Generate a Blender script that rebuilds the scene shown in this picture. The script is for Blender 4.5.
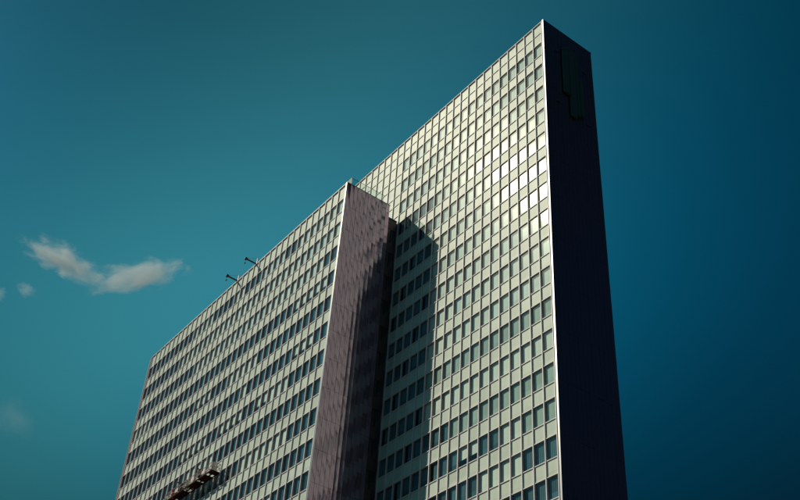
import bpy, math, random
from mathutils import Vector, Matrix

# ------------------------------------------------------------------ camera, sky, sun, exposure
scene = bpy.context.scene
for o in list(bpy.data.objects):
    bpy.data.objects.remove(o)
COL = scene.collection

H = 3.45                      # storey height
BAY = 1.3859                  # curtain wall module
ZR = 91.03                    # height of the topmost window heads of the tall slab
CAM = Vector((52.106, -52.534, ZR - 89.432))
RIGHT = Vector((0.60590496, 0.79318199, 0.06116793))
DOWN = Vector((-0.47086496, 0.41953753, -0.77606343))
FWD = Vector((-0.64122177, 0.44141885, 0.62768147))
FPX = 1030.5                  # focal length in pixels of an 800 px wide picture

cd = bpy.data.cameras.new('camera')
cam = bpy.data.objects.new('camera', cd)
COL.objects.link(cam)
m = Matrix((RIGHT, -DOWN, -FWD)).transposed().to_4x4()
m.translation = CAM
cam.matrix_world = m
cd.sensor_width = 36.0
cd.lens = 36.0 * FPX / 800.0
cd.clip_start = 0.5
cd.clip_end = 20000.0
scene.camera = cam

SUN = Vector((-0.5220, -0.5215, 0.6750)).normalized()      # towards the sun
SUN_EL = math.asin(SUN.z)
SUN_AZ = math.atan2(SUN.x, SUN.y)                          # clockwise from +Y

world = bpy.data.worlds.new('World')
scene.world = world
world.use_nodes = True
wt = world.node_tree
wt.nodes.clear()
sky = wt.nodes.new('ShaderNodeTexSky')
sky.sky_type = 'NISHITA'
sky.sun_disc = False
sky.sun_elevation = SUN_EL
sky.sun_rotation = SUN_AZ
sky.altitude = 300.0
sky.air_density = 1.0
sky.dust_density = 0.3
sky.ozone_density = 1.5
tint = wt.nodes.new('ShaderNodeMix')
tint.data_type = 'RGBA'
tint.blend_type = 'MULTIPLY'
tint.inputs['Factor'].default_value = 1.0
tint.inputs['B'].default_value = (0.29, 1.06, 0.84, 1.0)
# hand-set sky gradient by sun angle: polarising-filter falloff with vignette darkening added
wgeo = wt.nodes.new('ShaderNodeTexCoord')
wdot = wt.nodes.new('ShaderNodeVectorMath')
wdot.operation = 'DOT_PRODUCT'
wdot.inputs[1].default_value = SUN
wt.links.new(wgeo.outputs['Generated'], wdot.inputs[0])
ramp = wt.nodes.new('ShaderNodeValToRGB')
ramp.color_ramp.interpolation = 'B_SPLINE'
els = ramp.color_ramp.elements
els[0].position, els[0].color = 0.0, (0.11, 0.035, 0.055, 1)  # out-of-view sky, coloured for its reflection in the dark end wall
els[1].position, els[1].color = 1.0, (1.0, 0.92, 1.10, 1)  # sunward sky, out of view, raised to add fill on shaded panels
for pos, col in ((0.16, (0.02, 0.23, 0.33, 1)), (0.28, (0.02, 0.24, 0.34, 1)), (0.45, (0.10, 0.66, 0.80, 1)),
                 (0.62, (1.25, 1.25, 1.08, 1)), (0.79, (0.05, 0.31, 0.35, 1))):
    e_ = els.new(pos)
    e_.color = col
wt.links.new(wdot.outputs['Value'], ramp.inputs['Fac'])
pol = wt.nodes.new('ShaderNodeMix')
pol.data_type = 'RGBA'
pol.blend_type = 'MULTIPLY'
pol.inputs['Factor'].default_value = 1.0
wt.links.new(tint.outputs['Result'], pol.inputs['A'])
# hand-set darkening low in the sky, standing in for lens vignetting
wsep = wt.nodes.new('ShaderNodeSeparateXYZ')
wt.links.new(wgeo.outputs['Generated'], wsep.inputs[0])
wel = wt.nodes.new('ShaderNodeMapRange')
wel.interpolation_type = 'SMOOTHSTEP'
wel.inputs['From Min'].default_value = 0.30
wel.inputs['From Max'].default_value = 0.60
wel.inputs['To Min'].default_value = 0.26
wel.inputs['To Max'].default_value = 1.0
wt.links.new(wsep.outputs['Z'], wel.inputs['Value'])
wze = wt.nodes.new('ShaderNodeMapRange')          # zenith deepened too, towards the same vignette
wze.interpolation_type = 'SMOOTHSTEP'
wze.inputs['From Min'].default_value = 0.60
wze.inputs['From Max'].default_value = 0.88
wze.inputs['To Min'].default_value = 1.0
wze.inputs['To Max'].default_value = 0.55
wt.links.new(wsep.outputs['Z'], wze.inputs['Value'])
wez = wt.nodes.new('ShaderNodeMath')
wez.operation = 'MULTIPLY'
wt.links.new(wel.outputs[0], wez.inputs[0])
wt.links.new(wze.outputs[0], wez.inputs[1])
wmul = wt.nodes.new('ShaderNodeVectorMath')
wmul.operation = 'SCALE'
wt.links.new(ramp.outputs['Color'], wmul.inputs[0])
wt.links.new(wez.outputs[0], wmul.inputs['Scale'])
wt.links.new(wmul.outputs[0], pol.inputs['B'])
bg = wt.nodes.new('ShaderNodeBackground')
bg.inputs['Strength'].default_value = 0.10
wo = wt.nodes.new('ShaderNodeOutputWorld')
wt.links.new(sky.outputs[0], tint.inputs['A'])
wt.links.new(pol.outputs['Result'], bg.inputs['Color'])
wt.links.new(bg.outputs[0], wo.inputs['Surface'])

sd = bpy.data.lights.new('sun', 'SUN')
sd.energy = 4.0
sd.angle = math.radians(0.55)
sd.color = (1.0, 0.90, 0.68)
sun = bpy.data.objects.new('sun', sd)
COL.objects.link(sun)
sun.rotation_euler = SUN.to_track_quat('Z', 'Y').to_euler()
sun.location = (0, -60, 140)

vs = scene.view_settings
vs.view_transform = 'Standard'
vs.look = 'None'
vs.exposure = 0.0
vs.gamma = 1.0
vs.use_curve_mapping = False
scene.render.engine = 'CYCLES'
cy = scene.cycles
cy.use_denoising = True
cy.max_bounces = 10
cy.diffuse_bounces = 3
cy.glossy_bounces = 4
cy.transmission_bounces = 4
cy.transparent_max_bounces = 12
cy.volume_bounces = 1
cy.caustics_reflective = False
cy.caustics_refractive = False
cy.blur_glossy = 0.05
cy.sample_clamp_indirect = 8.0
cy.sample_clamp_direct = 2.5

rnd = random.Random(7)


# ------------------------------------------------------------------ materials
def new_mat(name):
    mt = bpy.data.materials.new(name)
    mt.use_nodes = True
    mt.node_tree.nodes.clear()
    return mt, mt.node_tree.nodes, mt.node_tree.links


def principled(name, col, rough=0.5, metal=0.0, spec=0.5, var=0.0, noise=0.0, nscale=(1, 1, 1), cell=None):
    """Plain paint or metal with cell-to-cell tone steps (one per bay) and streaky wear."""
    mt, N, L = new_mat(name)
    out = N.new('ShaderNodeOutputMaterial')
    b = N.new('ShaderNodeBsdfPrincipled')
    b.inputs['Base Color'].default_value = (*col, 1)
    b.inputs['Roughness'].default_value = rough
    b.inputs['Metallic'].default_value = metal
    b.inputs['Specular IOR Level'].default_value = spec
    L.new(b.outputs[0], out.inputs['Surface'])
    if not (var or noise):
        return mt
    geo = N.new('ShaderNodeNewGeometry')
    total = None

    def add(sock, amount):
        nonlocal total
        mr = N.new('ShaderNodeMapRange')
        mr.inputs['To Min'].default_value = 1.0 - amount
        mr.inputs['To Max'].default_value = 1.0 + amount
        L.new(sock, mr.inputs['Value'])
        if total is None:
            total = mr.outputs[0]
        else:
            mul = N.new('ShaderNodeMath')
            mul.operation = 'MULTIPLY'
            L.new(total, mul.inputs[0])
            L.new(mr.outputs[0], mul.inputs[1])
            total = mul.outputs[0]
    if var:
        sub = N.new('ShaderNodeVectorMath')
        sub.operation = 'DIVIDE'
        sub.inputs[1].default_value = cell
        L.new(geo.outputs['Position'], sub.inputs[0])
        fl = N.new('ShaderNodeVectorMath')
        fl.operation = 'FLOOR'
        L.new(sub.outputs[0], fl.inputs[0])
        wn = N.new('ShaderNodeTexWhiteNoise')
        L.new(fl.outputs[0], wn.inputs['Vector'])
        add(wn.outputs['Value'], var)
    if noise:
        sc = N.new('ShaderNodeVectorMath')
        sc.operation = 'MULTIPLY'
        sc.inputs[1].default_value = nscale
        L.new(geo.outputs['Position'], sc.inputs[0])
        nz = N.new('ShaderNodeTexNoise')
        nz.inputs['Scale'].default_value = 1.0
        nz.inputs['Detail'].default_value = 5.0
        L.new(sc.outputs[0], nz.inputs['Vector'])
        st = N.new('ShaderNodeMapRange')
        st.inputs['From Min'].default_value = 0.3
        st.inputs['From Max'].default_value = 0.7
        L.new(nz.outputs['Fac'], st.inputs['Value'])
        add(st.outputs[0], noise)
    mx = N.new('ShaderNodeVectorMath')
    mx.operation = 'SCALE'
    mx.inputs[0].default_value = col
    L.new(total, mx.inputs['Scale'])
    L.new(mx.outputs[0], b.inputs['Base Color'])
    return mt


def glass_mat(name, tint_col, f0, rough):
    mt, N, L = new_mat(name)
    out = N.new('ShaderNodeOutputMaterial')
    tr = N.new('ShaderNodeBsdfTransparent')
    tr.inputs['Color'].default_value = (*tint_col, 1)
    gl = N.new('ShaderNodeBsdfAnisotropic')
    gl.inputs['Color'].default_value = (0.95, 1.0, 0.97, 1)
    gl.inputs['Roughness'].default_value = rough
    gl.distribution = 'BECKMANN'
    # float glass is never quite flat: long, weak waves
    geo = N.new('ShaderNodeNewGeometry')
    nz = N.new('ShaderNodeTexNoise')
    nz.inputs['Scale'].default_value = 1.3
    nz.inputs['Detail'].default_value = 1.0
    L.new(geo.outputs['Position'], nz.inputs['Vector'])
    bp = N.new('ShaderNodeBump')
    bp.inputs['Strength'].default_value = 0.12
    bp.inputs['Distance'].default_value = 0.02
    L.new(nz.outputs['Fac'], bp.inputs['Height'])
    L.new(bp.outputs[0], gl.inputs['Normal'])
    # Schlick reflectance that is the same from both sides of the thin pane
    dt = N.new('ShaderNodeVectorMath'); dt.operation = 'DOT_PRODUCT'
    L.new(geo.outputs['Incoming'], dt.inputs[0]); L.new(geo.outputs['Normal'], dt.inputs[1])
    ab = N.new('ShaderNodeMath'); ab.operation = 'ABSOLUTE'
    L.new(dt.outputs['Value'], ab.inputs[0])
    om = N.new('ShaderNodeMath'); om.operation = 'SUBTRACT'; om.inputs[0].default_value = 1.0
    L.new(ab.outputs[0], om.inputs[1])
    pw = N.new('ShaderNodeMath'); pw.operation = 'POWER'; pw.inputs[1].default_value = 5.0
    L.new(om.outputs[0], pw.inputs[0])
    fr = N.new('ShaderNodeMapRange')
    fr.inputs['To Min'].default_value = f0
    L.new(pw.outputs[0], fr.inputs['Value'])
    # a film of dust on the pane spreads part of the mirror light
    g2 = N.new('ShaderNodeBsdfAnisotropic')
    g2.inputs['Roughness'].default_value = rough + 0.12
    g2.inputs['Color'].default_value = (0.95, 1.0, 0.97, 1)
    gm = N.new('ShaderNodeMixShader')
    gm.inputs[0].default_value = 0.08
    L.new(gl.outputs[0], gm.inputs[1])
    L.new(g2.outputs[0], gm.inputs[2])
    mx = N.new('ShaderNodeMixShader')
    L.new(fr.outputs[0], mx.inputs[0])
    L.new(tr.outputs[0], mx.inputs[1])
    L.new(gm.outputs[0], mx.inputs[2])
    L.new(mx.outputs[0], out.inputs['Surface'])
    return mt


def rippled_steel(name, col):
    """dark sheet steel: mirrors the sunlit grid opposite in wavering streaks"""
    mt, N, L = new_mat(name)
    out = N.new('ShaderNodeOutputMaterial')
    b = N.new('ShaderNodeBsdfPrincipled')
    b.inputs['Base Color'].default_value = (*col, 1)
    b.inputs['Metallic'].default_value = 0.82
    b.inputs['Roughness'].default_value = 0.095
    geo = N.new('ShaderNodeNewGeometry')
    prev = None
    for sc3, dist in (((0.1, 0.9, 0.5), 0.008), ((0.1, 5.0, 1.2), 0.0012)):
        mul = N.new('ShaderNodeVectorMath')
        mul.operation = 'MULTIPLY'
        mul.inputs[1].default_value = sc3
        L.new(geo.outputs['Position'], mul.inputs[0])
        nz = N.new('ShaderNodeTexNoise')
        nz.inputs['Scale'].default_value = 1.0
        nz.inputs['Detail'].default_value = 2.0
        L.new(mul.outputs[0], nz.inputs['Vector'])
        bp = N.new('ShaderNodeBump')
        bp.inputs['Strength'].default_value = 1.0
        bp.inputs['Distance'].default_value = dist
        L.new(nz.outputs['Fac'], bp.inputs['Height'])
        if prev:
            L.new(prev.outputs[0], bp.inputs['Normal'])
        prev = bp
    L.new(prev.outputs[0], b.inputs['Normal'])
    L.new(b.outputs[0], out.inputs['Surface'])
    return mt


def frosted_mat(name, col, clear):
    mt, N, L = new_mat(name)
    out = N.new('ShaderNodeOutputMaterial')
    tr = N.new('ShaderNodeBsdfTransparent')
    tr.inputs['Color'].default_value = (0.85, 0.95, 0.92, 1)
    df = N.new('ShaderNodeBsdfDiffuse')
    df.inputs['Color'].default_value = (*col, 1)
    mx = N.new('ShaderNodeMixShader')
    mx.inputs[0].default_value = 1.0 - clear
    L.new(tr.outputs[0], mx.inputs[1])
    L.new(df.outputs[0], mx.inputs[2])
    L.new(mx.outputs[0], out.inputs['Surface'])
    return mt


M = {}
CELL = (BAY, 50.0, H * 0.5)
M['panel'] = principled('enamel_panel', (0.525, 0.605, 0.56), 0.42, 0, 0.055, 0.08, 0.06, (2.2, 2.2, 0.35), CELL)
M['alu'] = principled('pale_aluminium', (0.78, 0.73, 0.79), 0.5, 0.0, 0.15, 0, 0.06, (0.5, 0.5, 0.6))
M['steel'] = principled('bright_steel', (0.42, 0.41, 0.42), 0.30, 0.9, 0.5, 0, 0.05, (0.5, 0.5, 0.9))
M['frame'] = principled('window_frame', (0.36, 0.34, 0.34), 0.5, 0.1)
M['glass'] = glass_mat('window_glass', (0.88, 0.94, 0.93), 0.055, 0.10)
M['blind'] = principled('cream_blind', (0.80, 0.84, 0.78), 0.9, 0, 0.2, 0.06, 0, (1, 1, 1), CELL)
M['mid'] = principled('grey_green_curtain', (0.66, 0.75, 0.72), 0.9, 0, 0.1, 0.12, 0, (1, 1, 1), CELL)
M['olive'] = principled('olive_blind', (0.40, 0.50, 0.46), 0.9, 0, 0.1, 0.12, 0, (1, 1, 1), CELL)
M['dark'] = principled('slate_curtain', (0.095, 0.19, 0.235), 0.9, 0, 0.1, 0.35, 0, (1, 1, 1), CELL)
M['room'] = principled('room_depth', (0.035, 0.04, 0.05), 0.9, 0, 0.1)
M['cladding'] = rippled_steel('end_wall_cladding', (0.345, 0.27, 0.35))
M['joint'] = principled('joint_shadow_gap', (0.03, 0.03, 0.035), 0.8)
M['link'] = principled('link_cladding', (0.05, 0.05, 0.06), 0.5, 0, 0.3)
M['roof'] = principled('roof_gravel', (0.22, 0.21, 0.20), 0.9, 0, 0.2, 0, 0.2, (2, 2, 2))
M['rail_glass'] = frosted_mat('balustrade_glass', (0.62, 0.78, 0.68), 0.55)
M['iron'] = principled('dark_painted_iron', (0.03, 0.035, 0.05), 0.5, 0.2)
M['galv'] = principled('galvanised_metal', (0.50, 0.40, 0.40), 0.5, 0.4, 0.5, 0, 0.15, (3, 3, 3))
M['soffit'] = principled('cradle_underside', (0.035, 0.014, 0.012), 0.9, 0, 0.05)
M['red'] = principled('red_plastic', (0.45, 0.03, 0.03), 0.5)
M['white'] = principled('white_plastic', (0.65, 0.63, 0.60), 0.5)
M['sign'] = principled('teal_sign_metal', (0.05, 0.13, 0.125), 0.45, 0.0, 0.4, 0, 0.1, (1, 1, 1))
M['ground'] = principled('ground_asphalt_and_grass', (0.055, 0.052, 0.052), 0.9, 0, 0.2, 0, 0.3, (0.05, 0.05, 0.05))


# ------------------------------------------------------------------ mesh helpers
class MB:
    def __init__(self):
        self.v, self.f, self.mi = [], [], []

    def box(self, x0, x1, y0, y1, z0, z1, mi=0):
        n = len(self.v)
        self.v += [(x0, y0, z0), (x1, y0, z0), (x1, y1, z0), (x0, y1, z0),
                   (x0, y0, z1), (x1, y0, z1), (x1, y1, z1), (x0, y1, z1)]
        for q in ((0, 3, 2, 1), (4, 5, 6, 7), (0, 1, 5, 4), (1, 2, 6, 5), (2, 3, 7, 6), (3, 0, 4, 7)):
            self.f.append(tuple(n + i for i in q))
            self.mi.append(mi)
        return self

    def quad(self, pts, mi=0):
        n = len(self.v)
        self.v += [tuple(p) for p in pts]
        self.f.append((n, n + 1, n + 2, n + 3))
        self.mi.append(mi)
        return self

    def tube(self, a, b, r, seg=8, mi=0):
        a, b = Vector(a), Vector(b)
        d = (b - a).normalized()
        u = d.orthogonal().normalized()
        w = d.cross(u)
        n = len(self.v)
        for P in (a, b):
            for i in range(seg):
                t = 2 * math.pi * i / seg
                self.v.append(tuple(P + r * (math.cos(t) * u + math.sin(t) * w)))
        for i in range(seg):
            j = (i + 1) % seg
            self.f.append((n + i, n + j, n + seg + j, n + seg + i))
            self.mi.append(mi)
        self.f.append(tuple(n + i for i in reversed(range(seg))))
        self.f.append(tuple(n + seg + i for i in range(seg)))
        self.mi += [mi, mi]
        return self

    def bar(self, a, b, w, h=None, mi=0):
        """a square bar between two points"""
        h = h or w
        a, b = Vector(a), Vector(b)
        d = (b - a).normalized()
        u = d.cross(Vector((0, 0, 1)))
        u = u.normalized() if u.length > 1e-4 else Vector((1, 0, 0))
        v = u.cross(d)
        n = len(self.v)
        for P in (a, b):
            for su, sv in ((-1, -1), (1, -1), (1, 1), (-1, 1)):
                self.v.append(tuple(P + u * su * w / 2 + v * sv * h / 2))
        for q in ((3, 2, 1, 0), (4, 5, 6, 7), (0, 1, 5, 4), (1, 2, 6, 5), (2, 3, 7, 6), (3, 0, 4, 7)):
            self.f.append(tuple(n + i for i in q))
            self.mi.append(mi)
        return self

    def join(self, other, off, mi=None):
        n = len(self.v)
        self.v += [(x + off[0], y + off[1], z + off[2]) for x, y, z in other.v]
        for f, k in zip(other.f, other.mi):
            self.f.append(tuple(n + i for i in f))
            self.mi.append(k if mi is None else mi)
        return self

    def mesh(self, name, mats):
        me = bpy.data.meshes.new(name)
        me.from_pydata(self.v, [], self.f)
        for mt in mats:
            me.materials.append(mt)
        if len(mats) > 1:
            me.polygons.foreach_set('material_index', self.mi)
        me.update()
        return me


def link(name, me, parent=None, loc=(0, 0, 0), rot=None):
    o = bpy.data.objects.new(name, me)
    COL.objects.link(o)
    o.parent = parent
    o.location = loc
    if rot:
        o.rotation_euler = rot
    return o


def part(name, mb, mat, parent, loc=(0, 0, 0)):
    return link(name, mb.mesh(name, [M[mat]]), parent, loc)


def thing(name, label, cat, loc, group=None):
    o = link(name, None, None, loc)
    o.empty_display_size = 1.0
    tag(o, label, cat, group)
    return o


def tag(o, label, cat, group=None):
    o['label'] = label
    o['category'] = cat
    if group:
        o['group'] = group


def project(P):
    d = Vector(P) - CAM
    z = d.dot(FWD)
    return 400 + FPX * d.dot(RIGHT) / z, 250 + FPX * d.dot(DOWN) / z


# ------------------------------------------------------------------ ground
g = MB().quad([(-6000, -6000, 0), (6000, -6000, 0), (6000, 6000, 0), (-6000, 6000, 0)])
go = part('ground', g, 'ground', None)
go['kind'] = 'structure'

# ------------------------------------------------------------------ curtain wall pieces (shared meshes)
MUL = 0.085                       # mullion face width
TR = 0.065                        # transom height
CW = BAY - MUL                    # clear width of a bay
WIN = 0.58 * H                    # window height, head to sill
SPA = H - WIN                     # spandrel height
GLASS_Y, BLIND_Y = 0.05, 0.155


def panel_mb(w, h):
    """pressed enamel panel: raised rim, shallow field; x centred, z from 0"""
    mb = MB()
    x, r, d = w / 2, 0.045, 0.018
    o = [(-x, 0, 0), (x, 0, 0), (x, 0, h), (-x, 0, h)]
    i = [(-x + r, 0, r), (x - r, 0, r), (x - r, 0, h - r), (-x + r, 0, h - r)]
    k = [(px * 0.985, d, r + (pz - r) * 0.99 + 0.005 * (h - 2 * r)) for px, _, pz in i]
    for a in range(4):
        c = (a + 1) % 4
        mb.quad([o[a], o[c], i[c], i[a]])
        mb.quad([i[a], i[c], k[c], k[a]])
    mb.quad(k)
    t = 0.22
    mb.quad([(-x, 0, h), (x, 0, h), (x, t, h), (-x, t, h)])
    mb.quad([(-x, t, 0), (x, t, 0), (x, 0, 0), (-x, 0, 0)])
    mb.quad([(x, t, 0), (-x, t, 0), (-x, t, h), (x, t, h)])
    return mb


def frame_mb(w, h):
    mb = MB()
    x, r, y0, y1 = w / 2, 0.05, 0.02, 0.10
    mb.box(-x, -x + r, y0, y1, 0, h)
    mb.box(x - r, x, y0, y1, 0, h)
    mb.box(-x + r, x - r, y0, y1, 0, r)
    mb.box(-x + r, x - r, y0, y1, h - r, h)
    # reveal lining back to the room
    mb.box(-x, -x + 0.02, y1, 0.145, 0, h)
    mb.box(x - 0.02, x, y1, 0.145, 0, h)
    mb.box(-x + 0.02, x - 0.02, y1, 0.145, 0, 0.02)
    mb.box(-x + 0.02, x - 0.02, y1, 0.145, h - 0.02, h)
    return mb


def pane_mb(w, h):
    x, r = w / 2 - 0.045, 0.045
    return MB().quad([(-x, GLASS_Y, r), (x, GLASS_Y, r), (x, GLASS_Y, h - r), (-x, GLASS_Y, h - r)])


def blind_mb(w, h, drop, folds, deep=0.03, x0=0.0, x1=1.0):
    """hanging cloth from the window head down, with upright folds"""
    mb = MB()
    n = folds * 2
    xs = [-w / 2 + w * (x0 + (x1 - x0) * i / n) for i in range(n + 1)]
    z0, z1 = h * (1 - drop), h
    for i in range(n):
        ya = BLIND_Y + (deep if i % 2 else 0)
        yb = BLIND_Y + (0 if i % 2 else deep)
        mb.quad([(xs[i], ya, z0), (xs[i + 1], yb, z0), (xs[i + 1], yb, z1), (xs[i], ya, z1)])
    return mb


WH = WIN - TR
SH = SPA - TR
ME = {}
MBS = {
    'window': frame_mb(CW, WH), 'pane': pane_mb(CW, WH),
    'blind_full': blind_mb(CW, WH, 1.0, 2, 0.012), 'blind_half': blind_mb(CW, WH, 0.62, 2, 0.012),
    'curtain_full': blind_mb(CW, WH, 1.0, 6, 0.05), 'curtain_part': blind_mb(CW, WH, 1.0, 4, 0.05, 0.30, 1.0),
    'panel_low': panel_mb(CW, SH), 'panel_high': panel_mb(CW, WH),
}
MAT_OF = {'window': 'frame', 'pane': 'glass'}
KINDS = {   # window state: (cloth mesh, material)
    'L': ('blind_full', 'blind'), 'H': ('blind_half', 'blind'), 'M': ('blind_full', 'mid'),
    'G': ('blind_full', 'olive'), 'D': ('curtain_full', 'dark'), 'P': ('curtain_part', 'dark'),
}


def shared(key, mat):
    if (key, mat) not in ME:
        ME[(key, mat)] = MBS[key].mesh(key, [M[mat]])
    return ME[(key, mat)]


STUFF_MATS = ['frame', 'glass', 'blind', 'mid', 'olive', 'dark']


def curtain_wall(tower, xr, yf, nb, z1, nrows, parapet, base, state, is_blind, split_parapet, hidden):
    """tower is an empty at its base; everything is given in its local frame (ground z = 0)."""
    org = tower.location
    ztop = z1 + parapet
    zbot = z1 - (nrows - 1) * H - WIN - SPA
    # uprights
    mul = MB().box(-MUL / 2, MUL / 2, -0.11, 0.14, 0, ztop - zbot).mesh('mullion', [M['alu']])
    for k in range(nb + 1):
        link('mullion', mul, tower, (xr - k * BAY - org.x, yf - org.y, zbot))
    # cross bars
    L = nb * BAY
    trm = MB().box(-L, 0, -0.055, 0.12, -TR / 2, TR / 2).mesh('transom', [M['alu']])
    zs = []
    for j in range(nrows):
        zs += [z1 - j * H, z1 - j * H - WIN]
    if split_parapet:
        zs.append(z1 + parapet / 2)
    for z in zs:
        link('transom', trm, tower, (xr - org.x, yf - org.y, z))
    # bays
    wins, pans = [], []
    for j in range(nrows):
        head = z1 - j * H
        for k in range(nb):
            xc = xr - (k + 0.5) * BAY
            zs_, zp_ = head - WIN + TR / 2, head - H + TR / 2
            pans.append(('panel_low', xc, zp_, k, j))
            if is_blind(k, j):
                pans.append(('panel_high', xc, zs_, k, j))
            else:
                wins.append((xc, zs_, k, j))
    if split_parapet:
        hp = parapet / 2 - TR
        MBS['panel_par'] = panel_mb(CW, hp)
        for k in range(nb):
            xc = xr - (k + 0.5) * BAY
            pans.append(('panel_par', xc, z1 + TR / 2, k, -1))
            pans.append(('panel_par', xc, z1 + parapet / 2 + TR / 2, k, -1))
    else:
        MBS['panel_par1'] = panel_mb(CW, parapet - TR / 2 - 0.02)
        for k in range(nb):
            pans.append(('panel_par1', xr - (k + 0.5) * BAY, z1 + TR / 2, k, -1))

    def size(xc, z, k, j):
        u, v = project((xc, yf, z + 0.5))
        if not (-15 < u < 815 and -15 < v < 530) or hidden(k, j, u, v):
            return 1e6
        return (Vector((xc, yf, z)) - CAM).length
    wins.sort(key=lambda t: size(*t))
    pans.sort(key=lambda t: size(*t[1:]))
    rest = MB()
    for n, (xc, z, k, j) in enumerate(wins):
        ck, cm = KINDS[state(k, j)]
        loc = (xc - org.x, yf - org.y, z)
        if n < 300 and size(xc, z, k, j) < 1e5:
            w = link('window', shared('window', 'frame'), tower, loc)
            link('pane', shared('pane', 'glass'), w, (0, 0, 0),
                 (rnd.gauss(0, 0.0035), 0, rnd.gauss(0, 0.0035)))
            link('blind' if ck[0] == 'b' else 'curtain', shared(ck, cm), w)
        else:
            rest.join(MBS['window'], loc, 0).join(MBS['pane'], loc, 1).join(MBS[ck], loc, STUFF_MATS.index(cm))
    if rest.v:
        o = link('window_rows', rest.mesh('window_rows', [M[x] for x in STUFF_MATS]), tower)
        o['kind'] = 'stuff'
    rest = MB()
    for n, (key, xc, z, k, j) in enumerate(pans):
        loc = (xc - org.x, yf - org.y, z)
        if n < 300 and size(xc, z, k, j) < 1e5:
            link('spandrel_panel' if key == 'panel_low' else 'wall_panel', shared(key, 'panel'), tower, loc)
        else:
            rest.join(MBS[key], loc, 0)
    if rest.v:
        o = link('panel_rows', rest.mesh('panel_rows', [M['panel']]), tower)
        o['kind'] = 'stuff'
    return zbot, ztop


EW = 0.41          # outer face of the end walls beyond the last mullion


def end_wall(tower, side, x_edge, yf, w, ztop, ncol, ph=H):
    """blank clad end wall: slab, steel corner trim, cladding sheets with upright ribs. side +1 right, -1 left"""
    org = tower.location
    s = side
    xa, xb = sorted((x_edge + s * 0.215 - org.x, x_edge + s * (EW - 0.04) - org.x))
    y0, y1 = yf - 0.14 - org.y, yf + w - org.y
    ew = part('end_wall', MB().box(xa, xb, y0 + 0.03, y1 - 0.03, 0, ztop), 'joint', tower)
    ta, tb = sorted((x_edge + s * 0.225 - org.x, x_edge + s * (EW + 0.012) - org.x))
    part('corner_trim', MB().box(ta, tb, y0 - 0.05, y0 + 0.06, 0, ztop + 0.03), 'steel', tower)
    part('coping', MB().box(ta, tb, y0 + 0.06, y1 + 0.04, ztop, ztop + 0.07), 'iron', tower)
    # cladding: upright sheets, each dished a few millimetres so that it mirrors what lies opposite on its own
    n = int((ztop - 0.2) // ph) + 1
    g = 0.012
    pw = (y1 - y0 - 0.06) / ncol
    x = x_edge + s * (EW - 0.04) - org.x
    mb = MB()
    seg, bow = 6, -0.0045
    hw = pw / 2 - g
    for i in range(seg + 1):
        t = -1 + 2 * i / seg
        for zz in (g, ph - g):
            mb.v.append((s * (0.040 + bow * (1 - t * t)), t * hw, zz))
    for i in range(seg):
        q = (2 * i, 2 * i + 2, 2 * i + 3, 2 * i + 1)
        mb.f.append(q if s > 0 else q[::-1])
        mb.mi.append(0)
    nv = len(mb.v)
    mb.v += [(0, -hw, g), (0, hw, g), (0, hw, ph - g), (0, -hw, ph - g)]
    e0, e1 = (0, 1), (2 * seg, 2 * seg + 1)
    mb.f += [(nv, e0[0], e0[1], nv + 3), (e1[0], nv + 1, nv + 2, e1[1])]
    mb.f.append((nv, nv + 1) + tuple(2 * i for i in range(seg, -1, -1)))
    mb.f.append((nv + 2, nv + 3) + tuple(2 * i + 1 for i in range(seg + 1)))
    mb.mi += [0, 0, 0, 0]
    me = mb.mesh('cladding_panel', [M['cladding']])
    for p in me.polygons[:seg]:
        p.use_smooth = True
    me.set_sharp_from_angle(angle=math.radians(30))
    for r in range(n):
        z = ztop - (r + 1) * ph
        if z < -0.1:
            continue
        for c in range(ncol):
            link('cladding_panel', me, ew, (x, y0 + 0.03 + (c + 0.5) * pw, z),
                 (0, rnd.uniform(-0.003, 0.003), rnd.uniform(-0.007, 0.007)))
    return ew


def slab(tower, xr, yf, nb, w, ztop, zbot):
    org = tower.location
    x0, x1 = xr - nb * BAY - org.x, xr - org.x
    y = yf - org.y
    # rooms behind the glass: back wall, then the solid body to the rear face
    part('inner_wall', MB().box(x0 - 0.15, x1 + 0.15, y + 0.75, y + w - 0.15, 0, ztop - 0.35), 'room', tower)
    part('rear_wall', MB().box(x0 - 0.15, x1 + 0.15, y + w - 0.15, y + w, 0, ztop), 'panel', tower)
    part('roof_slab', MB().box(x0 - 0.15, x1 + 0.15, y + 0.25, y + w - 0.16, ztop - 0.34, ztop - 0.10), 'roof', tower)
    part('coping', MB().box(x0 - 0.1, x1 + 0.1, y - 0.13, y + 0.34, ztop, ztop + 0.07), 'alu', tower)
    part('edge_gap', MB().box(x1 + 0.05, x1 + 0.21, y + 0.20, y + 0.26, 0, ztop)
         .box(x0 - 0.21, x0 - 0.05, y + 0.20, y + 0.26, 0, ztop), 'joint', tower)
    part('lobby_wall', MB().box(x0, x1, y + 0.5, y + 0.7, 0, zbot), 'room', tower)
    cols = MB().box(-0.3, 0.3, -0.3, 0.3, 0, zbot).mesh('column', [M['alu']])
    for i in range(0, nb + 1, 6):
        link('column', cols, tower, (x1 - i * BAY, y + 0.1, 0))


def clustered(seed, probs, run):
    """runs of like windows along a storey, as people pull blinds room by room"""
    r = random.Random(seed)
    cache = {}

    def get(k, j):
        if (k, j) not in cache:
            p = probs(j)
            kk, kind = 0, None
            while kk < 60:
                n = r.randint(*run)
                kind = r.choices(list(p.keys()), list(p.values()))[0]
                for _ in range(n):
                    cache[(kk, j)] = kind
                    kk += 1
        return cache[(k, j)]
    return get


# ------------------------------------------------------------------ the tall slab
C_NB, C_ROWS, C_PAR, C_W = 44, 25, 3.223, 7.30
tall = thing('office_tower', 'tall thin office slab, pale green grid of windows, very dark blank end wall',
             'building', (0, 0, 0))


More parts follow.
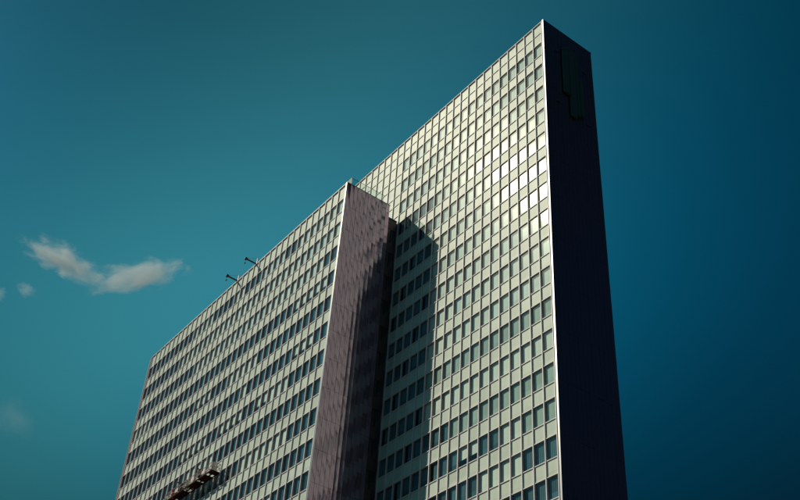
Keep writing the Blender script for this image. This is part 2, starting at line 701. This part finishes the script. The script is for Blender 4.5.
def c_probs(j):
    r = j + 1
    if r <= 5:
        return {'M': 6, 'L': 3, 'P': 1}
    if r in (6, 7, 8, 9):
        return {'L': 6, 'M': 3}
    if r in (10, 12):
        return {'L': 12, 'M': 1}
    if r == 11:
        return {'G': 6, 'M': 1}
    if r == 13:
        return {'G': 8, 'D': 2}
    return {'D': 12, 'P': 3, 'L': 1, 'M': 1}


c_auto = clustered(3, c_probs, (1, 5))
C_SET = {}
for k, s in enumerate('GGGLLDDHHDPDPDDPDD'):
    C_SET[(k, 13)] = s
for k, s in enumerate('DDDLLLLDDPDDPDDDPD'):
    C_SET[(k, 14)] = s
for k in range(18):
    C_SET[(k, 15)] = 'DDP'[k % 3]


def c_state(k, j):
    if (j >= 3 and k >= 13) or (j >= 12 and k >= 10):                 # shade from the lower slab put in as dark curtains; lower rows dark anyway
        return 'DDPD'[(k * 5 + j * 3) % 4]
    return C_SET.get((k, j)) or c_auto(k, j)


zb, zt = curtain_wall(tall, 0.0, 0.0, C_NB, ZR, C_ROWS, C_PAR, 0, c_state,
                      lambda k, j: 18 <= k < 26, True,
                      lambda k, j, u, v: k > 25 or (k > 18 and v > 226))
slab(tall, 0.0, 0.0, C_NB, C_W, zt, zb)
end_wall(tall, 1, 0.0, 0.0, C_W, zt, 14, 1.5 * H)
end_wall(tall, -1, -C_NB * BAY, 0.0, C_W, zt, 5, 2 * H)

# emblem on its end wall: stepped upright bars on brackets
ex = EW + 0.02
em = thing('emblem_sign', 'dark teal emblem of stepped upright bars high on the dark end wall', 'sign', (ex, 3.9, zt - 13.3))
for y0, y1, z0, z1 in ((-1.55, -0.72, 3.2, 9.9), (-0.66, 0.22, 0.15, 10.5), (0.28, 0.72, 0.75, 10.6), (0.80, 1.35, 1.1, 7.0)):
    part('bar', MB().box(0.10, 0.30, y0, y1, z0, z1), 'sign', em)
ar = MB()
n = 10
for i in range(n):
    a0, a1 = math.pi * i / n, math.pi * (i + 1) / n
    ya, yb = -0.42 - 1.12 * math.cos(a0), -0.42 - 1.12 * math.cos(a1)
    za, zb_ = 10.0 + 1.0 * math.sin(a0), 10.0 + 1.0 * math.sin(a1)
    ar.quad([(0.28, ya, 9.6), (0.28, yb, 9.6), (0.28, yb, zb_), (0.28, ya, za)])
    ar.quad([(0.28, ya, za), (0.28, yb, zb_), (0.10, yb, zb_), (0.10, ya, za)])
part('arch_cap', ar, 'sign', em)
for y, z in ((-2.3, 9.6), (2.0, 9.2), (-2.3, 1.6), (2.0, 0.9)):
    part('bracket', MB().box(0.02, 0.05, y - 0.3, y + 0.3, z - 0.4, z + 0.4), 'cladding', em)
part('mounting_rail', MB().box(0.02, 0.12, -1.4, 1.2, 4.5, 4.7).box(0.02, 0.12, -1.4, 1.2, 6.6, 6.8), 'joint', em)

# ------------------------------------------------------------------ the lower slab in front
F_X, F_Y, F_Z1 = -25.209, -7.597, ZR - 10.40
F_NB, F_ROWS, F_PAR, F_W = 36, 22, 2.0146, 6.08
low = thing('office_tower', 'lower office slab with glass roof balustrade and dappled purple-grey end wall',
            'building', (F_X, F_Y, 0))


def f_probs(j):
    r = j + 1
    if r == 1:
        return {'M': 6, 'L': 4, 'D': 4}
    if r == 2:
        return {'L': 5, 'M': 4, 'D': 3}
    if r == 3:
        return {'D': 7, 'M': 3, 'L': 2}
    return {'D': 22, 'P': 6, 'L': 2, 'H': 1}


f_auto = clustered(11, f_probs, (2, 5))
F_SET = {}
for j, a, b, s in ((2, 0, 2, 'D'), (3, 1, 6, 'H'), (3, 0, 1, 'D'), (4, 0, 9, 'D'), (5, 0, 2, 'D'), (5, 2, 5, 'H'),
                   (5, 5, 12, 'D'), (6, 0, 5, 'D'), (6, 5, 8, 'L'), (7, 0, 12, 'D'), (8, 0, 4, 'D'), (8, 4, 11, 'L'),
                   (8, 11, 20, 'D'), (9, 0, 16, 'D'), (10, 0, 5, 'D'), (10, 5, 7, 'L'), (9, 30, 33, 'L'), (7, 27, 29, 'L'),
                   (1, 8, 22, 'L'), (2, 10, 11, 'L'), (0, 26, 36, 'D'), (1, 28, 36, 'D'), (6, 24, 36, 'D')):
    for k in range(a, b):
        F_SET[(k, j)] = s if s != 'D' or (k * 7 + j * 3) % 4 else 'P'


def f_state(k, j):
    return F_SET.get((k, j)) or f_auto(k, j)


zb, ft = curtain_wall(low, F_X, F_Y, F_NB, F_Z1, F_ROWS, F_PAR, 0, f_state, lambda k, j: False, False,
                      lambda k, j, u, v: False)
slab(low, F_X, F_Y, F_NB, F_W, ft, zb)
end_wall(low, 1, F_X, F_Y, F_W, ft, 12)
end_wall(low, -1, F_X - F_NB * BAY, F_Y, F_W, ft, 5, 2 * H)

# glass balustrade round the roof edge
bal = part('balustrade', MB().box(-34.4 * BAY, 0.30, 0.42, 0.50, 0.06, 0.14), 'alu', low, (0, 0, ft))
gp = MB().box(-BAY * 0.985, BAY * 0.985, 0.452, 0.468, 0.14, 1.10).mesh('glass_panel', [M['rail_glass']])
for i in range(17):
    link('glass_panel', gp, bal, (-(2 * i + 0.8) * BAY, 0, 0))
post = MB().box(-0.02, 0.02, 0.475, 0.515, 0.1, 1.12).mesh('post', [M['alu']])
for i in range(18):
    link('post', post, bal, (0.2 * BAY - 2 * i * BAY, 0, 0))
part('handrail', MB().box(-34.4 * BAY, 0.34, 0.44, 0.48, 1.10, 1.135), 'alu', bal)
part('handrail', MB().box(0.30, 0.335, 0.48, 5.2, 1.10, 1.135), 'iron', bal)
gq = MB().box(0.31, 0.326, -0.56, 0.56, 0.14, 1.10).mesh('glass_panel', [glass_mat('clear_balustrade_glass', (0.90, 0.96, 0.95), 0.05, 0.02)])
for i in range(4):
    link('glass_panel', gq, bal, (0, 1.08 + i * 1.15, 0))
pq = MB().box(0.305, 0.33, -0.015, 0.015, 0.02, 1.12).mesh('post', [M['iron']])
for i in range(5):
    link('post', pq, bal, (0, 0.5 + i * 1.15, 0))

# ------------------------------------------------------------------ the dark link between the slabs
LX = -25.10
lk_top = ZR - 10.02
lk = thing('link_building', 'narrow dark link in the gap between the two office slabs', 'building', (LX, -0.8, 0))
part('body', MB().box(-9.0, -0.10, -0.70, 0.66, 0, lk_top), 'link', lk)
part('coping', MB().box(-9.0, 0.03, -0.715, 0.67, lk_top, lk_top + 0.12), 'iron', lk)
bandm = MB().box(-0.10, 0.0, -0.70, 0.66, 0, SPA).mesh('spandrel', [M['link']])
panem = MB().quad([(-0.05, -0.66, 0), (-0.05, 0.62, 0), (-0.05, 0.62, WIN), (-0.05, -0.66, WIN)]).mesh('pane', [M['glass']])
barm = MB().box(-0.10, 0.01, -0.03, 0.03, 0, WIN).mesh('glazing_bar', [M['iron']])
z = F_Z1 - 1.2
while z > 4:
    link('spandrel', bandm, lk, (0, 0, z))
    link('pane', panem, lk, (0, 0, z - WIN))
    link('glazing_bar', barm, lk, (0, -0.02, z - WIN))
    z -= H

# ------------------------------------------------------------------ davits on the roof edge and the cleaning cradle
TIP_Y = -1.62
zc = ft + 0.07
for bay, lab in ((14.85, 'dark davit arm jutting from the balustraded roof edge, closer to the dappled end wall'),
                 (18.35, 'dark davit arm jutting from the balustraded roof edge, farther from the dappled end wall')):
    dv = thing('davit', lab, 'davit', (F_X - bay * BAY, F_Y + 0.14, zc), 'davit arms over the roof edge')
    part('post', MB().box(-0.06, 0.06, -0.06, 0.06, 0, 1.25), 'galv', dv)
    part('foot', MB().box(-0.2, 0.2, -0.13, 0.16, 0, 0.05), 'iron', dv)
    part('arm', MB().bar((0, 0.18, 0.25), (0, TIP_Y, 0.32), 0.13, 0.17), 'iron', dv)
    part('pulley', MB().tube((-0.12, TIP_Y, 0.32), (0.12, TIP_Y, 0.32), 0.20, 14), 'iron', dv)
    part('hook', MB().tube((-0.05, TIP_Y - 0.05, -0.42), (0.05, TIP_Y - 0.05, -0.42), 0.10, 10)
         .tube((0, TIP_Y - 0.05, 0.2), (0, TIP_Y - 0.05, -0.4), 0.015, 6), 'iron', dv)
    part('stay', MB().tube((0, 0, 1.22), (0, TIP_Y + 0.1, 0.42), 0.012, 6), 'iron', dv)

GZ = F_Z1 - 28.2
bay_a, bay_b = 13.6, 21.9
gx0 = F_X - bay_b * BAY
gl = (bay_b - bay_a) * BAY
gy = F_Y - 0.95
GI = 0.55           # inner edge of the cradle, towards the facade
gd = thing('cleaning_cradle', 'long dark-bottomed window cleaning cradle hung against the lower facade', 'cradle', (gx0, gy, GZ))
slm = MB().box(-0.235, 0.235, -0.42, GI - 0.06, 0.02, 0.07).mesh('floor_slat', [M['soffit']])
nsl = 22
for i in range(nsl):
    if i in (3, 9, 10, 15, 19):          # gaps in the old decking
        continue
    link('floor_slat', slm, gd, (0.2 + i * (gl - 0.4) / (nsl - 1), 0, 0))
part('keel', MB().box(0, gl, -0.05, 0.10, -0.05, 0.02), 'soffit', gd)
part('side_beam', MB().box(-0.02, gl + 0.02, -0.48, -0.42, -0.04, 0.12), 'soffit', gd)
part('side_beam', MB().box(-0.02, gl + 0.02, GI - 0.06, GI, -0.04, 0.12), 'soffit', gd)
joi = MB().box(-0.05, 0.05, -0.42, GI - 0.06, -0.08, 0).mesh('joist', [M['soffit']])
for i in range(9):
    link('joist', joi, gd, (0.3 + i * (gl - 0.6) / 8, 0, 0))
for y in (-0.45, GI - 0.03):
    for zz in (0.55, 1.0):
        part('guard_rail', MB().tube((0, y, zz), (gl, y, zz), 0.035, 6), 'galv', gd)
up = MB().tube((0, 0, 0.2), (0, 0, 1.02), 0.03, 6).mesh('upright', [M['galv']])
for i in range(10):
    for y in (-0.45, GI - 0.03):
        link('upright', up, gd, (i * gl / 9, y, 0))
for x in (0.0, gl):
    part('end_guard', MB().bar((x, -0.45, 1.0), (x, GI - 0.03, 1.0), 0.06).bar((x, -0.45, 0.55), (x, GI - 0.03, 0.55), 0.06)
         .bar((x, -0.45, 0.1), (x, GI - 0.03, 1.0), 0.05), 'galv', gd)
brm = MB().bar((0, -0.45, 0.12), (gl / 9, -0.45, 1.0), 0.035).mesh('brace', [M['galv']])
for i in range(0, 9, 2):
    link('brace', brm, gd, (i * gl / 9, 0, 0))
mesh_panels = MB().box(0, gl / 9 - 0.55, -0.012, 0.012, 0.3, 0.72).mesh('kick_panel', [M['galv']])
for i in (2, 5, 7):
    link('kick_panel', mesh_panels, gd, (i * gl / 9 + 0.15, -0.47, 0))
for bay, dbay in ((16.5, 14.85), (19.95, 18.35)):
    hx = F_X - bay * BAY - gx0
    st = part('stirrup', MB().bar((hx, -0.45, 0), (hx, -0.45, 1.7), 0.07).bar((hx, 0.45, 0), (hx, 0.45, 1.7), 0.07)
              .bar((hx, -0.48, 1.7), (hx, 0.48, 1.7), 0.09), 'iron', gd)
    part('hoist', MB().tube((hx - 0.22, 0, 1.45), (hx + 0.22, 0, 1.45), 0.24, 12)
         .box(hx - 0.28, hx + 0.28, -0.22, 0.22, 0.8, 1.32), 'iron', gd)
    part('cable', MB().tube((hx, 0, 1.7), (F_X - dbay * BAY - gx0, F_Y + 0.14 + TIP_Y - gy, ft - GZ + 0.25), 0.006, 5), 'iron', gd)
part('buffer_roller', MB().tube((0.6, 0.72, 0.3), (1.2, 0.72, 0.3), 0.12, 10).bar((0.9, GI, 0.3), (0.9, 0.72, 0.3), 0.06), 'iron', gd)
part('buffer_roller', MB().tube((gl - 1.2, 0.72, 0.3), (gl - 0.6, 0.72, 0.3), 0.12, 10).bar((gl - 0.9, GI, 0.3), (gl - 0.9, 0.72, 0.3), 0.06), 'iron', gd)


def tub(name, label, cat, x, y, r0, r1, hgt, mat, lidmat=None):
    """a small tapered tub with rim"""
    mb = MB()
    seg = 14
    prof = [(r0, 0), (r1, hgt), (r1 * 1.08, hgt), (r1 * 1.08, hgt + 0.04), (r1 * 0.92, hgt + 0.04), (r1 * 0.9, hgt - 0.05)]
    for r, zz in prof:
        for i in range(seg):
            t = 2 * math.pi * i / seg
            mb.v.append((r * math.cos(t), r * math.sin(t), zz))
    for a in range(len(prof) - 1):
        for i in range(seg):
            j = (i + 1) % seg
            mb.f.append((a * seg + i, a * seg + j, (a + 1) * seg + j, (a + 1) * seg + i))
            mb.mi.append(0)
    mb.f.append(tuple(reversed(range(seg))))
    mb.f.append(tuple((len(prof) - 1) * seg + i for i in range(seg)))
    mb.mi += [0, 0]
    o = link(name, mb.mesh(name, [M[mat]]), None, (gx0 + x, gy + y, GZ + 0.10))
    tag(o, label, cat)


tub('tool_tub', 'red tub standing in the cleaning cradle', 'tub', 1.7, -0.1, 0.26, 0.34, 1.05, 'red')
tub('bucket', 'white bucket standing mid-length in the cleaning cradle', 'bucket', 4.9, -0.12, 0.2, 0.27, 1.0, 'white')
tub('water_drum', 'big pale drum in the cleaning cradle, at the end away from the red tub', 'drum', gl - 0.75, 0.0, 0.34, 0.36, 1.15, 'white')

# ------------------------------------------------------------------ clouds
def cloud(label, a, b, half, dist, dens, seed, warp=0.55, thr=0.46):
    """a drifting scrap of cloud from picture point a to b, half-thickness in picture units, at a real distance"""
    def pt(u, v):
        d = (FWD + RIGHT * ((u - 400) / FPX) + DOWN * ((v - 250) / FPX)).normalized()
        return CAM + d * dist
    A, B = pt(*a), pt(*b)
    X = (B - A)
    L = X.length / 2
    X.normalize()
    c = (A + B) / 2
    view = (c - CAM).normalized()
    Z = (-(DOWN) - X * (-DOWN).dot(X) - view * (-DOWN).dot(view)).normalized()
    Y = Z.cross(X)
    hz = half / FPX * dist
    mt, N, K = new_mat('cloud_vapour')
    out = N.new('ShaderNodeOutputMaterial')
    vol = N.new('ShaderNodeVolumePrincipled')
    vol.inputs['Color'].default_value = (0.88, 0.94, 1.0, 1)
    vol.inputs['Anisotropy'].default_value = 0.2
    tc = N.new('ShaderNodeTexCoord')
    n1 = N.new('ShaderNodeTexNoise')
    n1.noise_dimensions = '4D'
    n1.inputs['W'].default_value = seed
    n1.inputs['Scale'].default_value = 1.3
    n1.inputs['Detail'].default_value = 2.0
    K.new(tc.outputs['Object'], n1.inputs['Vector'])
    s1 = N.new('ShaderNodeVectorMath'); s1.operation = 'SUBTRACT'
    s1.inputs[1].default_value = (0.5, 0.5, 0.5)
    K.new(n1.outputs['Color'], s1.inputs[0])
    s2 = N.new('ShaderNodeVectorMath'); s2.operation = 'SCALE'
    s2.inputs['Scale'].default_value = warp * 2
    K.new(s1.outputs[0], s2.inputs[0])
    ad = N.new('ShaderNodeVectorMath'); ad.operation = 'ADD'
    K.new(tc.outputs['Object'], ad.inputs[0]); K.new(s2.outputs[0], ad.inputs[1])
    ln = N.new('ShaderNodeVectorMath'); ln.operation = 'LENGTH'
    K.new(ad.outputs[0], ln.inputs[0])
    # wispy detail in true proportions
    sc = N.new('ShaderNodeVectorMath'); sc.operation = 'MULTIPLY'
    k = 1.0 / hz
    sc.inputs[1].default_value = (L * k * 0.75, 1.0, 1.0)
    K.new(ad.outputs[0], sc.inputs[0])
    n2 = N.new('ShaderNodeTexNoise')
    n2.noise_dimensions = '4D'
    n2.inputs['W'].default_value = seed + 3.7
    n2.inputs['Scale'].default_value = 1.25
    n2.inputs['Detail'].default_value = 8.0
    n2.inputs['Roughness'].default_value = 0.68
    n2.inputs['Distortion'].default_value = 0.4
    K.new(sc.outputs[0], n2.inputs['Vector'])
    # density = noise, thinning towards the rim of the scrap
    m1 = N.new('ShaderNodeMath'); m1.operation = 'MULTIPLY_ADD'
    m1.inputs[1].default_value = -0.36
    m1.inputs[2].default_value = 0.34 - thr
    K.new(ln.outputs['Value'], m1.inputs[0])
    m2 = N.new('ShaderNodeMath'); m2.operation = 'ADD'
    K.new(m1.outputs[0], m2.inputs[0]); K.new(n2.outputs['Fac'], m2.inputs[1])
    m3 = N.new('ShaderNodeMapRange')
    m3.interpolation_type = 'SMOOTHSTEP'
    m3.inputs['From Min'].default_value = 0.0
    m3.inputs['From Max'].default_value = 0.30
    m3.inputs['To Max'].default_value = dens / hz
    K.new(m2.outputs[0], m3.inputs['Value'])
    K.new(m3.outputs[0], vol.inputs['Density'])
    K.new(vol.outputs[0], out.inputs['Volume'])
    mt.cycles.volume_step_rate = 0.2
    # hull: a lumpy ellipsoid, a little larger than the vapour
    mb = MB()
    nu, nv = 24, 12
    for i in range(nv + 1):
        ph = math.pi * i / nv
        for j in range(nu):
            th = 2 * math.pi * j / nu
            mb.v.append((1.7 * math.cos(ph), 1.7 * math.sin(ph) * math.cos(th), 1.7 * math.sin(ph) * math.sin(th)))
    for i in range(nv):
        for j in range(nu):
            q = (j + 1) % nu
            mb.f.append(((i + 1) * nu + j, (i + 1) * nu + q, i * nu + q, i * nu + j))
            mb.mi.append(0)
    me = mb.mesh('cloud', [mt])
    o = link('cloud', me, None)
    mw = Matrix((X * L, Y * hz * 1.2, Z * hz)).transposed().to_4x4()
    mw.translation = c
    o.matrix_world = mw
    tag(o, label, 'cloud')


cloud('large white cloud scrap sloping down to meet the one nearer the towers', (26, 242), (106, 281), 15, 2600, 0.90, 1.3)
cloud('white cloud scrap rising towards the towers, its low end touching another', (92, 286), (179, 267), 15, 2600, 0.78, 5.1)
cloud('small faint puff of cloud just below the large sloping cloud scrap', (18, 284), (34, 296), 7, 2650, 0.16, 8.2)
cloud('tiny faint puff of cloud beside another, the one farther from the towers', (-10, 290), (8, 297), 7, 2650, 0.14, 2.9)
cloud('very faint veil of cloud low in the blue sky', (-10, 400), (40, 440), 16, 2700, 0.05, 4.4)
